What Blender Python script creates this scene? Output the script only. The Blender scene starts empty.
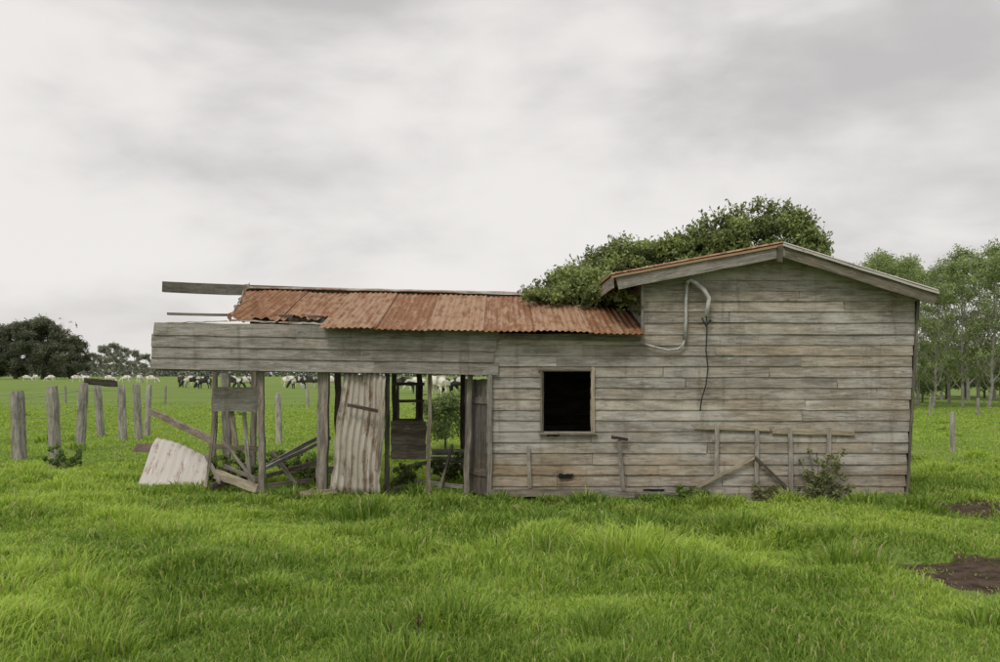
import bpy, math, random
import numpy as np
from mathutils import Vector
random.seed(7); rng=np.random.default_rng(11)
scene=bpy.context.scene
FPX=972.2; HZ=374.0; D=12.7; EYE=126*D/FPX
def X(px,d=D): return (px-500)*d/FPX
def Z(py,d=D): return EYE-(py-HZ)*d/FPX
def P(px,py,d=D): return Vector((X(px,d),d,Z(py,d)))
R=random.uniform

# ---------- noise ----------
_lat=rng.random((256,256))
def vn(x,y):
    x=np.asarray(x,float);y=np.asarray(y,float)
    xi=np.floor(x).astype(int);yi=np.floor(y).astype(int)
    fx=x-xi;fy=y-yi
    fx=fx*fx*(3-2*fx);fy=fy*fy*(3-2*fy)
    a=_lat[xi&255,yi&255];b=_lat[(xi+1)&255,yi&255];c=_lat[xi&255,(yi+1)&255];d=_lat[(xi+1)&255,(yi+1)&255]
    return (a*(1-fx)+b*fx)*(1-fy)+(c*(1-fx)+d*fx)*fy
def fbm(x,y,o=3):
    s=0;a=.5;t=0
    for i in range(o):
        s=s+a*vn(x*2**i+17.3*i,y*2**i+5.1*i);t+=a;a*=.5
    return s/t
def height(x,y):
    x=np.asarray(x,float);y=np.asarray(y,float)
    near=1/(1+np.maximum(y-16,0)/8.0)
    h=(fbm(x*1.3+40,y*1.3+9,2)-.5)*.26*near+(fbm(x*.25+3,y*.25+7,2)-.5)*.16*near
    dx=np.maximum(np.maximum(-4.6-x,x-5.6),0);dy=np.maximum(np.maximum(12.5-y,y-17),0)
    k=np.clip(np.sqrt(dx*dx+dy*dy)/1.5,0,1)
    return h*k
def dirtmask(x,y,grow=1.0):
    x=np.asarray(x,float);y=np.asarray(y,float)
    n=(fbm(x*3.6,y*2.6,4)-.5)*3.0
    m=np.zeros_like(x)
    for cx,cy,rx,ry,s in [(4.15,8.1,.75,.75,1),(4.8,7.7,.7,.8,1),(5.85,12.1,.75,.55,1),(-1.35,14.2,.6,.8,.9),(-2.4,14.1,1.8,.8,.55),(.8,12.35,1.5,.2,.4),(-3.9,14.4,.6,.5,.5),(3.8,12.45,1.8,.16,.5)]:
        q=((x-cx)/(rx*grow))**2+((y-cy)/(ry*grow))**2
        m=np.maximum(m,np.clip(1.5-q*1.2+n,0,1)*s*(q<3))
    return m

# ---------- materials ----------
def newmat(name):
    m=bpy.data.materials.new(name);m.use_nodes=True
    nt=m.node_tree;nt.nodes.clear()
    out=nt.nodes.new('ShaderNodeOutputMaterial');b=nt.nodes.new('ShaderNodeBsdfPrincipled')
    nt.links.new(b.outputs[0],out.inputs[0]);return m,nt,b,out
def mixc(nt,fac,a,b,mode='MIX'):
    n=nt.nodes.new('ShaderNodeMix');n.data_type='RGBA';n.blend_type=mode
    for sock,v in ((n.inputs[0],fac),(n.inputs[6],a),(n.inputs[7],b)):
        if hasattr(v,'links'): nt.links.new(v,sock)
        elif isinstance(v,(tuple,list)): sock.default_value=(*v,1) if len(v)==3 else v
        else: sock.default_value=v
    return n.outputs[2]
def noise(nt,vec,scale,sc=(1,1,1),detail=5,rough=.6):
    mp=nt.nodes.new('ShaderNodeMapping');mp.inputs['Scale'].default_value=sc
    nt.links.new(vec,mp.inputs[0])
    n=nt.nodes.new('ShaderNodeTexNoise');n.inputs['Scale'].default_value=scale;n.inputs['Detail'].default_value=detail;n.inputs['Roughness'].default_value=rough
    nt.links.new(mp.outputs[0],n.inputs['Vector']);return n.outputs[0]
def ramp(nt,v,a,b,lo=0,hi=1):
    n=nt.nodes.new('ShaderNodeMapRange');n.inputs[1].default_value=a;n.inputs[2].default_value=b;n.inputs[3].default_value=lo;n.inputs[4].default_value=hi
    n.interpolation_type='SMOOTHSTEP';nt.links.new(v,n.inputs[0]);return n.outputs[0]
def mathn(nt,op,a,b=None):
    n=nt.nodes.new('ShaderNodeMath');n.operation=op
    for s,v in ((n.inputs[0],a),(n.inputs[1],b)):
        if v is None: continue
        if hasattr(v,'links'): nt.links.new(v,s)
        else: s.default_value=v
    return n.outputs[0]
def attr(nt,name):
    n=nt.nodes.new('ShaderNodeAttribute');n.attribute_name=name;return n
def sepx(nt,v):
    n=nt.nodes.new('ShaderNodeSeparateXYZ');nt.links.new(v,n.inputs[0]);return n.outputs
def bump(nt,b,h,s,d=.01):
    n=nt.nodes.new('ShaderNodeBump');n.inputs['Strength'].default_value=s;n.inputs['Distance'].default_value=d
    nt.links.new(h,n.inputs['Height']);nt.links.new(n.outputs[0],b.inputs['Normal'])

def wood(name,light,dark,brown=(.13,.085,.05),lowstain=0.0,crack=.55):
    m,nt,b,_=newmat(name)
    g=attr(nt,'gr').outputs['Vector'];col=sepx(nt,attr(nt,'Col').outputs['Vector'])
    geo=nt.nodes.new('ShaderNodeNewGeometry')
    fine=noise(nt,g,1,(3.5,60,60),7,.75)
    mid=noise(nt,g,1,(2.2,13,13),6,.7)
    blot=noise(nt,g,1,(3.2,8,8),6,.7)
    c=mixc(nt,ramp(nt,mid,.34,.66),dark,light)
    c=mixc(nt,ramp(nt,fine,.52,.36,0,crack),c,tuple(k*.4 for k in dark))
    c=mixc(nt,ramp(nt,blot,.56,.71,0,.42),c,brown)
    pale=noise(nt,g,1,(4,24,24),7,.8)
    c=mixc(nt,ramp(nt,pale,.53,.62,0,.55),c,tuple(min(1,k*1.35) for k in light))
    ck=noise(nt,g,1,(1.3,30,30),2,.5)
    c=mixc(nt,ramp(nt,mathn(nt,'ABSOLUTE',mathn(nt,'SUBTRACT',ck,.5)),.012,.0,0,.6),c,tuple(k*.2 for k in dark))
    if lowstain>0:
        pz=sepx(nt,geo.outputs['Position'])
        n4=noise(nt,geo.outputs['Position'],1,(1.1,1,2.6),7,.7)
        c=mixc(nt,ramp(nt,n4,.48,.63,0,.5*lowstain),c,(.55,.525,.48))
        n2=noise(nt,geo.outputs['Position'],1.3,(1,1,2.0),6,.7)
        f=mathn(nt,'ADD',ramp(nt,pz[2],1.4,.0,0,.55),ramp(nt,n2,.38,.65,-.35,.45))
        cl=nt.nodes.new('ShaderNodeClamp');nt.links.new(f,cl.inputs[0])
        f=mathn(nt,'MULTIPLY',cl.outputs[0],lowstain)
        c=mixc(nt,f,c,mixc(nt,1.0,c,(.80,.685,.54),'MULTIPLY'))
        n3=noise(nt,geo.outputs['Position'],1,(7,7,.7),6,.75)
        c=mixc(nt,ramp(nt,n3,.52,.70,0,.6),c,mixc(nt,1.0,c,(.52,.49,.45),'MULTIPLY'))
        n5=noise(nt,geo.outputs['Position'],1,(5,5,9),6,.8)
        c=mixc(nt,ramp(nt,n5,.61,.69,0,.55),c,tuple(k*.35 for k in dark))
    br=mathn(nt,'MULTIPLY_ADD',col[1],1.0);nt.nodes[-1].inputs[2].default_value=.5
    cb=nt.nodes.new('ShaderNodeCombineXYZ')
    for i in range(3): nt.links.new(br,cb.inputs[i])
    c=mixc(nt,1.0,c,cb.outputs[0],'MULTIPLY')
    c=mixc(nt,mathn(nt,'MULTIPLY',col[2],.4),c,mixc(nt,1.0,c,(1.06,.89,.68),'MULTIPLY'))
    nt.links.new(c,b.inputs['Base Color']);b.inputs['Roughness'].default_value=.9;b.inputs['Specular IOR Level'].default_value=.2
    bump(nt,b,fine,.8,.008)
    return m
def metal(name,base,rust,rustdark,amount,pale=None,palef=.8,seam=0):
    m,nt,b,_=newmat(name)
    g=attr(nt,'gr').outputs['Vector'];col=sepx(nt,attr(nt,'Col').outputs['Vector'])
    st=noise(nt,g,1,(1.2,11,1),6,.7);bl=noise(nt,g,1,(4,6,1),7,.75);fi=noise(nt,g,1,(18,45,1),6,.75)
    c=mixc(nt,ramp(nt,fi,.35,.65),rust,rustdark)
    v=mathn(nt,'ADD',mathn(nt,'MULTIPLY',st,.6),mathn(nt,'MULTIPLY',bl,.4))
    v=mathn(nt,'ADD',v,mathn(nt,'MULTIPLY_ADD',col[1],.32));nt.nodes[-2].inputs[2].default_value=-.16
    c=mixc(nt,ramp(nt,v,amount+.07,amount-.05),c,base)
    c=mixc(nt,ramp(nt,bl,.56,.66,0,.55),c,rustdark)
    if pale: c=mixc(nt,ramp(nt,noise(nt,g,1,(2.5,18,1),6,.75),.53,.65,0,palef),c,pale)
    nt.links.new(c,b.inputs['Base Color']);b.inputs['Roughness'].default_value=.75;b.inputs['Metallic'].default_value=.0
    b.inputs['Specular IOR Level'].default_value=.3
    bump(nt,b,fi,.4,.004)
    return m
def leafmat(name,trans=.25):
    m,nt,b,out=newmat(name)
    a=attr(nt,'Col').outputs['Color']
    nt.links.new(a,b.inputs['Base Color']);b.inputs['Roughness'].default_value=.6;b.inputs['Specular IOR Level'].default_value=.25
    t=nt.nodes.new('ShaderNodeBsdfTranslucent');nt.links.new(mixc(nt,1.0,a,(1.2,1.25,.7),'MULTIPLY'),t.inputs[0])
    mx=nt.nodes.new('ShaderNodeMixShader');mx.inputs[0].default_value=trans
    nt.links.new(b.outputs[0],mx.inputs[1]);nt.links.new(t.outputs[0],mx.inputs[2]);nt.links.new(mx.outputs[0],out.inputs[0])
    return m
def plain(name,c,rough=.6,nscale=12,var=.35):
    m,nt,b,_=newmat(name)
    tc=nt.nodes.new('ShaderNodeTexCoord')
    n=noise(nt,tc.outputs['Object'],nscale)
    nt.links.new(mixc(nt,ramp(nt,n,.3,.7),tuple(k*(1-var) for k in c),tuple(k*(1+var*.4) for k in c)),b.inputs['Base Color'])
    b.inputs['Roughness'].default_value=rough;return m
M_wall=wood('weathered_board',(.425,.40,.362),(.26,.24,.21),lowstain=1.0,crack=.6)
M_fascia=wood('grey_board',(.37,.35,.32),(.215,.20,.176),lowstain=.4)
M_post=wood('post_wood',(.33,.30,.255),(.16,.14,.12))
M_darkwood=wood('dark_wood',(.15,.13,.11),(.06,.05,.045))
M_pale=wood('pale_wood',(.46,.40,.31),(.28,.24,.18),brown=(.24,.17,.11))
M_fence=wood('fence_wood',(.42,.40,.36),(.20,.19,.165),crack=.7)
M_barge=wood('barge_wood',(.24,.215,.17),(.12,.11,.085))
M_roof=metal('rusty_iron',(.37,.235,.145),(.315,.14,.055),(.135,.06,.03),.485,pale=(.43,.315,.225),palef=.45)
M_galv=metal('galvanised_iron',(.50,.47,.42),(.33,.20,.12),(.16,.09,.06),.55,pale=(.62,.58,.52))
M_panel=metal('stained_panel_iron',(.45,.41,.35),(.25,.175,.115),(.13,.09,.06),.53,pale=(.62,.58,.51),palef=.75)
M_leaf=leafmat('leaf');M_grass=leafmat('grass_blade',.38)
M_bark=plain('bark',(.13,.115,.09),.9,6);M_palebark=plain('pale_bark',(.30,.28,.25),.9,3)
M_pipe=plain('conduit_grey',(.50,.50,.48),.5);M_cable=plain('black_cable',(.02,.02,.02),.5)
M_wire=plain('fence_wire_metal',(.12,.11,.1),.6)

# ---------- builder ----------
class B:
    def __init__(s): s.v=[];s.f=[];s.c=[];s.g=[]
    def plank(s,a,b,w,t,up=(0,0,1),seg=5,jw=.004,jn=.003,c=None,endj=.01,taper=1.0,bow=0.0,ew=.04):
        a=Vector(a);b=Vector(b);d=(b-a);L=d.length;d.normalize()
        up=Vector(up);up=(up-d*up.dot(d)).normalized();n=d.cross(up)
        if c is None: c=(R(0,1),R(.3,.75),R(0,1)**2)
        off=Vector((R(0,50),R(0,50),R(0,50)));base=len(s.v)
        for i in range(seg+1):
            k=i/seg;p=a+d*(L*k)+up*(R(-jw,jw)+bow*math.sin(k*math.pi))+n*R(-jn,jn)
            ww=w*(1+R(-ew,ew))*(1+(taper-1)*k)
            for (u,q) in ((-.5,-.5),(.5,-.5),(.5,.5),(-.5,.5)):
                e=R(-endj,endj) if i in(0,seg) else 0
                s.v.append(p+up*(u*ww)+n*(q*t)+d*e);s.c.append((*c,1));s.g.append(Vector((L*k,u*ww,q*t))+off)
        for i in range(seg):
            o=base+i*4
            for j in range(4):
                j2=(j+1)%4;s.f.append((o+j,o+j2,o+4+j2,o+4+j))
        s.f.append((base+3,base+2,base+1,base));o=base+seg*4;s.f.append((o,o+1,o+2,o+3));return s
    def tube(s,pts,rad,sides=8,jit=0.0,c=None):
        pts=[Vector(p) for p in pts]
        if not isinstance(rad,(list,tuple)): rad=[rad]*len(pts)
        if c is None: c=(R(0,1),R(.3,.75),R(0,1)**2)
        off=Vector((R(0,50),R(0,50),R(0,50)));base=len(s.v);L=0
        sh=[1+R(-jit,jit)*3 for _ in range(sides)]
        for i,p in enumerate(pts):
            if i>0:L+=(p-pts[i-1]).length
            d=(pts[min(i+1,len(pts)-1)]-pts[max(i-1,0)]).normalized()
            ref=Vector((0,1,0)) if abs(d.y)<.9 else Vector((1,0,0))
            u=d.cross(ref).normalized();w=d.cross(u)
            for j in range(sides):
                an=j/sides*2*math.pi;r=rad[i]*sh[j]*(1+R(-jit,jit))
                s.v.append(p+u*(math.cos(an)*r)+w*(math.sin(an)*r));s.c.append((*c,1));s.g.append(Vector((L,math.cos(an)*r,math.sin(an)*r))+off)
        for i in range(len(pts)-1):
            for j in range(sides):
                j2=(j+1)%sides;o=base+i*sides
                s.f.append((o+j,o+j2,o+sides+j2,o+sides+j))
        s.f.append(tuple(base+j for j in reversed(range(sides))))
        s.f.append(tuple(base+(len(pts)-1)*sides+j for j in range(sides)));return s
    def sheet(s,fn,nu,nv,c=None,glen=(1,1)):
        if c is None: c=(R(0,1),R(0,1),R(0,1))
        base=len(s.v);off=Vector((R(0,50),R(0,50),0))
        for j in range(nv+1):
            for i in range(nu+1):
                s.v.append(Vector(fn(i/nu,j/nv)));s.c.append((*c,1));s.g.append(Vector((j/nv*glen[1],i/nu*glen[0],0))+off)
        for j in range(nv):
            for i in range(nu):
                o=base+j*(nu+1)+i;s.f.append((o,o+1,o+nu+2,o+nu+1))
        return s
    def obj(s,name,mat,parent=None,base=(0,0,0),smooth=False,label=None,solid=0):
        bv=Vector(base)
        me=bpy.data.meshes.new(name);me.from_pydata([tuple(p-bv) for p in s.v],[],s.f)
        a=me.color_attributes.new('Col','FLOAT_COLOR','POINT');a.data.foreach_set('color',np.array(s.c,dtype=np.float32).ravel())
        g=me.attributes.new('gr','FLOAT_VECTOR','POINT');g.data.foreach_set('vector',np.array([tuple(q) for q in s.g],dtype=np.float32).ravel())
        me.materials.append(mat)
        if smooth: me.polygons.foreach_set('use_smooth',[True]*len(me.polygons))
        me.update()
        o=bpy.data.objects.new(name,me);scene.collection.objects.link(o)
        if solid:
            md=o.modifiers.new('Solid','SOLIDIFY');md.thickness=solid
        if parent: o.parent=parent
        else: o.location=bv
        if label:o['label']=label
        return o
def np_obj(name,verts,tris,cols,mat,parent=None,n=3):
    me=bpy.data.meshes.new(name)
    nv=len(verts);nf=len(tris)
    me.vertices.add(nv);me.vertices.foreach_set('co',verts.astype(np.float32).ravel())
    me.loops.add(nf*n);me.loops.foreach_set('vertex_index',tris.astype(np.int32).ravel())
    me.polygons.add(nf);me.polygons.foreach_set('loop_start',np.arange(0,nf*n,n,dtype=np.int32))
    me.update(calc_edges=True)
    a=me.color_attributes.new('Col','FLOAT_COLOR','POINT')
    a.data.foreach_set('color',np.concatenate([cols,np.ones((nv,1))],1).astype(np.float32).ravel())
    me.materials.append(mat)
    o=bpy.data.objects.new(name,me);scene.collection.objects.link(o)
    if parent:o.parent=parent
    return o
def empty(name,loc,label,cat,group=None):
    o=bpy.data.objects.new(name,None);o.location=loc;o.empty_display_size=.3;scene.collection.objects.link(o)
    tag(o,label,cat,group);return o
def tag(o,label,cat,group=None):
    o['label']=label;o['category']=cat
    if group:o['group']=group
    return o
def rvec(n): 
    v=rng.normal(size=(n,3));return v/np.linalg.norm(v,axis=1)[:,None]
def leaf_arrays(cent,size,c0,c1,shade=None,elong=1.6):
    n=len(cent);a=rvec(n);b=np.cross(a,rvec(n));b/=np.linalg.norm(b,axis=1)[:,None]+1e-9
    s=(size*rng.uniform(.6,1.3,n))[:,None]
    v=np.stack([cent-a*s*elong*.5,cent+b*s*.42,cent+a*s*elong*.5,cent-b*s*.42],1).reshape(-1,3)
    t=rng.random(n) if shade is None else np.clip(shade+rng.normal(0,.16,n),0,1)
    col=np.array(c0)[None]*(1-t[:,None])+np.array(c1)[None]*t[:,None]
    q=np.arange(n*4).reshape(n,4)
    return v,q,np.repeat(col,4,0)

# ---------- ground ----------
def axis(lo,hi,step,far,g=1.25):
    a=list(np.arange(lo,hi,step));s=step;x=a[-1]
    while x<far: s*=g;x+=s;a.append(x)
    s=step;x=a[0];pre=[]
    while x>-far: s*=g;x-=s;pre.append(x)
    return np.array(pre[::-1]+a)
xs=axis(-13,13,.10,2500);ys=axis(3,22,.10,2500)
GX,GY=np.meshgrid(xs,ys);GZ=height(GX,GY)
nx,ny=len(xs),len(ys)
verts=np.stack([GX.ravel(),GY.ravel(),GZ.ravel()],1)
idx=np.arange(nx*ny).reshape(ny,nx)
q=np.stack([idx[:-1,:-1].ravel(),idx[:-1,1:].ravel(),idx[1:,1:].ravel(),idx[1:,:-1].ravel()],1)
dm=dirtmask(GX,GY).ravel()
m,nt,b,_=newmat('pasture_ground')
geo=nt.nodes.new('ShaderNodeNewGeometry');pos=geo.outputs['Position']
dcol=sepx(nt,attr(nt,'Col').outputs['Vector'])
n1=noise(nt,pos,.25,(1,1,1),6,.65);n2=noise(nt,pos,6,(1,1,1),6,.7);n3=noise(nt,pos,.03,(1,2.2,1),5,.6)
c=mixc(nt,ramp(nt,n1,.3,.7),(.155,.235,.05),(.225,.305,.078))
c=mixc(nt,ramp(nt,n3,.45,.7,0,.5),c,(.28,.325,.11))
c=mixc(nt,ramp(nt,n2,.35,.65,0,.25),c,(.09,.15,.03))
dirt=mixc(nt,ramp(nt,n2,.35,.65),(.05,.034,.024),(.125,.088,.064))
c=mixc(nt,ramp(nt,mathn(nt,'ADD',dcol[0],mathn(nt,'MULTIPLY',n2,.7)),.55,.75),c,dirt)
nt.links.new(c,b.inputs['Base Color']);b.inputs['Roughness'].default_value=.95;b.inputs['Specular IOR Level'].default_value=.1
bump(nt,b,n2,1.0,.08)
g=np_obj('ground',verts,q,np.repeat(dm[:,None],3,1),m,n=4);g['kind']='structure'

# ---------- grass ----------
def build_blades(x,d,hh,nb,radb,out,lush_dark,wmul=1.0,flat=0.0):
    n=len(x);sc=rng.uniform(.7,1.3,n);N=n*nb;T=np.repeat(np.arange(n),nb)
    rad=radb[T]
    ox=rng.normal(size=N)*rad;oy=rng.normal(size=N)*rad
    bx=x[T]+ox;by=d[T]+oy
    bz=height(bx,by)-.015
    r2=(ox*ox+oy*oy)/(rad*rad)
    h=(hh*sc)[T]*rng.uniform(.55,1.25,N)*np.exp(-r2*.18*(out>.3))
    w=.0038*(d[T]/6)**.95*rng.uniform(.7,1.4,N)*np.where(d[T]>25,1.3,1)*wmul
    ang=rng.uniform(0,2*math.pi,N);lean=rng.uniform(.2,1.0,N)
    lx=np.cos(ang)*lean*.8+ox/rad*out+.03;ly=np.sin(ang)*lean*.8+oy/rad*out
    fa=rng.uniform(-1.0,1.0,N);wx=np.cos(fa)*w;wy=np.sin(fa)*w
    v=np.empty((N,5,3))
    v[:,0]=np.stack([bx-wx,by-wy,bz],1);v[:,1]=np.stack([bx+wx,by+wy,bz],1)
    mx=bx+lx*h*.34;my=by+ly*h*.34;mz=bz+h*.62
    v[:,2]=np.stack([mx-wx*.8,my-wy*.8,mz],1);v[:,3]=np.stack([mx+wx*.8,my+wy*.8,mz],1)
    v[:,4]=np.stack([bx+lx*h,by+ly*h,bz+h*(1-.38*lean)],1)
    o=np.arange(N)[:,None]*5
    tr=np.concatenate([o+np.array([[0,1,3]]),o+np.array([[0,3,2]]),o+np.array([[2,3,4]])],1).reshape(-1,3)
    cn=np.clip((fbm(x*.55+90,d*.55+20,3)-.35)/.3,0,1)[T]*(1-flat)+.5*flat
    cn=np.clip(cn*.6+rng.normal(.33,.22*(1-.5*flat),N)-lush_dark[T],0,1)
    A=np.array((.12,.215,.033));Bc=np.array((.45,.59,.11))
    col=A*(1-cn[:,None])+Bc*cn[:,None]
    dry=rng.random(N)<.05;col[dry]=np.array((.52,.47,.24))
    col=np.repeat(col[:,None],5,1);col[:,0:2]*=.70+.25*flat;col[:,4]*=1.1  # shade among the blades painted in by darkening their roots
    return v.reshape(-1,3),tr,col.reshape(-1,3)
def blocked(x,d):
    dm=dirtmask(x,d);dg=dirtmask(x,d,1.35)
    k=((x>-.1)&(x<5.45)&(d>12.62)&(d<16.9))|(rng.random(len(x))<dm*1.15)
    return k,dg
def blades(nt_,nb,dlo,dhi,pw,far=0):
    dd=np.linspace(dlo,dhi,4000);pdf=(1.12*dd+4)*dd**(-pw);cdf=np.cumsum(pdf);cdf/=cdf[-1]
    d=np.interp(rng.random(nt_),cdf,dd);x=rng.uniform(-1,1,nt_)*(.56*d+2.0)
    lush=np.clip((fbm(x*.75+11,d*.75+3,3)-.36)/.3,0,1)
    lush2=np.clip((fbm(x*2.1+51,d*2.1+33,2)-.45)/.25,0,1)
    bl_,dg=blocked(x,d);keep=~bl_
    inside=(x>-4.3)&(x<-.1)&(d>12.6)&(d<15.5)
    keep&=~(inside&(rng.random(nt_)<.25))
    if far: keep&=rng.random(nt_)<np.clip((58-d)/30,0,1)
    x,d,lush,lush2,inside,dg=[k[keep] for k in (x,d,lush,lush2,inside,dg)]
    hh=.048+.03*lush+.06*lush*lush2
    if far: hh=.055+.02*lush
    hh=hh*(1-.65*dg*(d<12.5))*(1+.5*inside)
    rb=.085*np.sqrt(d/7)*(2.6 if far else 1)
    return build_blades(x,d,hh,nb,rb,.2 if not far else .05,.15*lush*lush2,1.0,.8 if far else 0)
def tussocks(n,nb,dlo,dhi,s0=.16,thr=.33):
    d=dlo+(dhi-dlo)*rng.random(n)**.9;x=rng.uniform(-1,1,n)*(.56*d+1.5)
    pr=np.clip((fbm(x*.6+70,d*.6+5,2)-thr)/.3,0,1)
    bl_,dg=blocked(x,d)
    k=(~bl_)&(rng.random(n)<pr)&(dg<.35)&~((x>-4.4)&(x<5.5)&(d>12.5)&(d<17))
    x,d=x[k],d[k];s=rng.uniform(.5,1.4,len(x))
    return build_blades(x,d,s0*s,nb,.12*s*(s0/.16),.42,rng.uniform(-.3,.4,len(x)))
def base_tufts():
    x=np.concatenate([rng.uniform(-.1,5.6,40),rng.uniform(-4.6,-.2,50)]);n=len(x)
    d=np.concatenate([12.45+rng.uniform(-.15,.08,40),rng.uniform(12.3,13.9,50)])
    s=rng.uniform(.4,1.3,n);return build_blades(x,d,.17*s,110,.10*s,.4,rng.uniform(-.1,.4,n))
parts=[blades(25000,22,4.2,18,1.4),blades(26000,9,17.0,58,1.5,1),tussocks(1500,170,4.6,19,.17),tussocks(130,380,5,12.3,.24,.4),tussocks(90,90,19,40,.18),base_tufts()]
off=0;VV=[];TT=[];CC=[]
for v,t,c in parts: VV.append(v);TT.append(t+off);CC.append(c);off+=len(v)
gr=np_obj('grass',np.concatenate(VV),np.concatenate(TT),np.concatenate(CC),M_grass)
gr['kind']='stuff'

# ---------- SHED ----------
shed=empty('abandoned_shed',(0,D,0),'derelict weatherboard farm shed with rusty iron roof and open bays','shed')
SB=(0,D,0)
def part(bld,name,mat,parent=shed,**k): return bld.obj(name,mat,parent,SB,**k)
apex=(X(782),Z(247));eL=(X(612),Z(284));eR=(X(938),Z(297))
def rz(x):
    return apex[1]+(x-apex[0])*((eL[1]-apex[1])/(eL[0]-apex[0])) if x<apex[0] else apex[1]+(x-apex[0])*((eR[1]-apex[1])/(eR[0]-apex[0]))
XL=X(487);XM=X(642);WX0,WX1,WZ0,WZ1=X(542),X(591),Z(432),Z(371)
front=B()
def board(bld,xa,xb,za,zb,y,c,seg=None):
    if xb-xa<.03: return
    L=xb-xa;seg=seg or max(2,int(L/.3))
    zc=(za+zb)/2;w=zb-za+.010
    tl=R(-.004,.004)
    bld.plank((xa,y+R(-.003,.003),zc-tl),(xb,y+R(-.003,.003),zc+tl),w,.02,up=(0,R(.09,.14),1),seg=seg,jw=.0022,jn=.0025,c=c,endj=.009,ew=.026)
pitch=.138;z=.05;row=0
while z<apex[1]-.03:
    zt=min(z+pitch*R(.96,1.05),apex[1]);zm=(z+zt)/2
    xr=X(905)+(zm/Z(300))*(X(916)-X(905))
    x0=XL if zt<Z(333) else XM
    x1=xr+R(-.012,.012)
    if zm>rz(XM)-.02: 
        x0=apex[0]-(apex[1]-zm)/(apex[1]-eL[1])*(apex[0]-eL[0])
    if zm>rz(xr)-.02:
        x1=apex[0]+(apex[1]-zm)/(apex[1]-eR[1])*(eR[0]-apex[0])
    cuts=[x0];x=x0+R(.8,3.0)
    while x<x1-.4: cuts.append(x);x+=R(.9,3.2)
    cuts.append(x1)
    rowb=R(-.06,.06)
    for a,b_ in zip(cuts[:-1],cuts[1:]):
        bb=R(.38,.62)+rowb
        if R(0,1)<.12: bb-=.14
        if R(0,1)<.18: bb+=.14
        c=(R(0,1),bb,R(0,1)**2.5)
        a_,bx=a+.002,b_-.002
        if bx<=WX0 or a_>=WX1 or z>=WZ1 or zt<=WZ0: board(front,a_,bx,z,zt,D,c);continue
        if a_<WX0: board(front,a_,WX0,z,zt,D,c)
        if bx>WX1: board(front,WX1,bx,z,zt,D,c)
        ma,mb=max(a_,WX0),min(bx,WX1)
        if z<WZ0-.02: board(front,ma,mb,z,WZ0,D,c)
        if zt>WZ1+.02: board(front,ma,mb,WZ1,zt,D,c)
    z=zt+(.001 if R(0,1)<.75 else R(.004,.012));row+=1
part(front,'front_wall',M_wall)
sw=B()
z=.0
while z<Z(300)-.05:
    sw.plank((X(905)+.06+z*.05,D+.03,z+.085),(X(905)+.06+z*.05,17,z+.085),.175,.02,seg=6)
    z+=.168
part(sw,'side_wall',M_wall)
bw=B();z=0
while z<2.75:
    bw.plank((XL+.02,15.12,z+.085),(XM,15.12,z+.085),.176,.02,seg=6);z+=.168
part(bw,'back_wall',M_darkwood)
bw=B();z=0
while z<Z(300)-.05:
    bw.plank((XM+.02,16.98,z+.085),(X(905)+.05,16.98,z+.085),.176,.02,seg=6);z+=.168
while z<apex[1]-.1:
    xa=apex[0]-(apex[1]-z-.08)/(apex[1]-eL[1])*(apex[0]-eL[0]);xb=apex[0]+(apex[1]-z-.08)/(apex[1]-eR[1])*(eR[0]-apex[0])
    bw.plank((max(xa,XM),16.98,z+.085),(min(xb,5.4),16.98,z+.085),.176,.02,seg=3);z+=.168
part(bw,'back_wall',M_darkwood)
YE,YT=12.42,15.2
def roofz(x,y):
    k=(y-YE)/(YT-YE);ze=Z(333.5,YE)+(1.85-x)*.0085*2.0*.9
    zt=Z(298,YT)+(1.85-x)*.022
    return ze*(1-k)+zt*k
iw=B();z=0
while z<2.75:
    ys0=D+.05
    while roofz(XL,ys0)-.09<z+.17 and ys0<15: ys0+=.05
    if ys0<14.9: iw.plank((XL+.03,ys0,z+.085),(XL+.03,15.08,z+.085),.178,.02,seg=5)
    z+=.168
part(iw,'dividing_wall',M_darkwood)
uw=B();z=0
while z<2.78:
    uw.plank((XM+.04,D+.05,z+.085),(XM+.04,16.95,z+.085),.172,.02,seg=5,c=(.5,R(.1,.4),.3));z+=.168
part(uw,'dividing_wall',M_wall)
st=B()
for px in (500,530,603,640,700,757,815,870): st.plank((X(px),D+.07,.02),(X(px),D+.07,Z(342 if px<641 else 300)),.08,.06,up=(1,0,0),seg=3)
st.plank((XL,D+.07,.08),(X(905),D+.07,.08),.1,.05)
part(st,'wall_stud',M_darkwood)
ln=B()
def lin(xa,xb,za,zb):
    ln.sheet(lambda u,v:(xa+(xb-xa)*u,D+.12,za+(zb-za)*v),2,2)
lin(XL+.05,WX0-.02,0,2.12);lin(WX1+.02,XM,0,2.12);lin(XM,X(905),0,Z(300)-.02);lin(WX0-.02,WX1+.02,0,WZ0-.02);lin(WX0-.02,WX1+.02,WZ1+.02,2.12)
part(ln,'dark_backing',plain('gap_shade',(.02,.018,.016),.95))  # near-black sheet added so gaps between the boards look shaded
fl=B();fl.sheet(lambda u,v:(XL+.05+(5.3-XL-.05)*u,D+.13+v*3.8,.05),2,2);part(fl,'floor',plain('dark_floor',(.03,.025,.02),.95))
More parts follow.
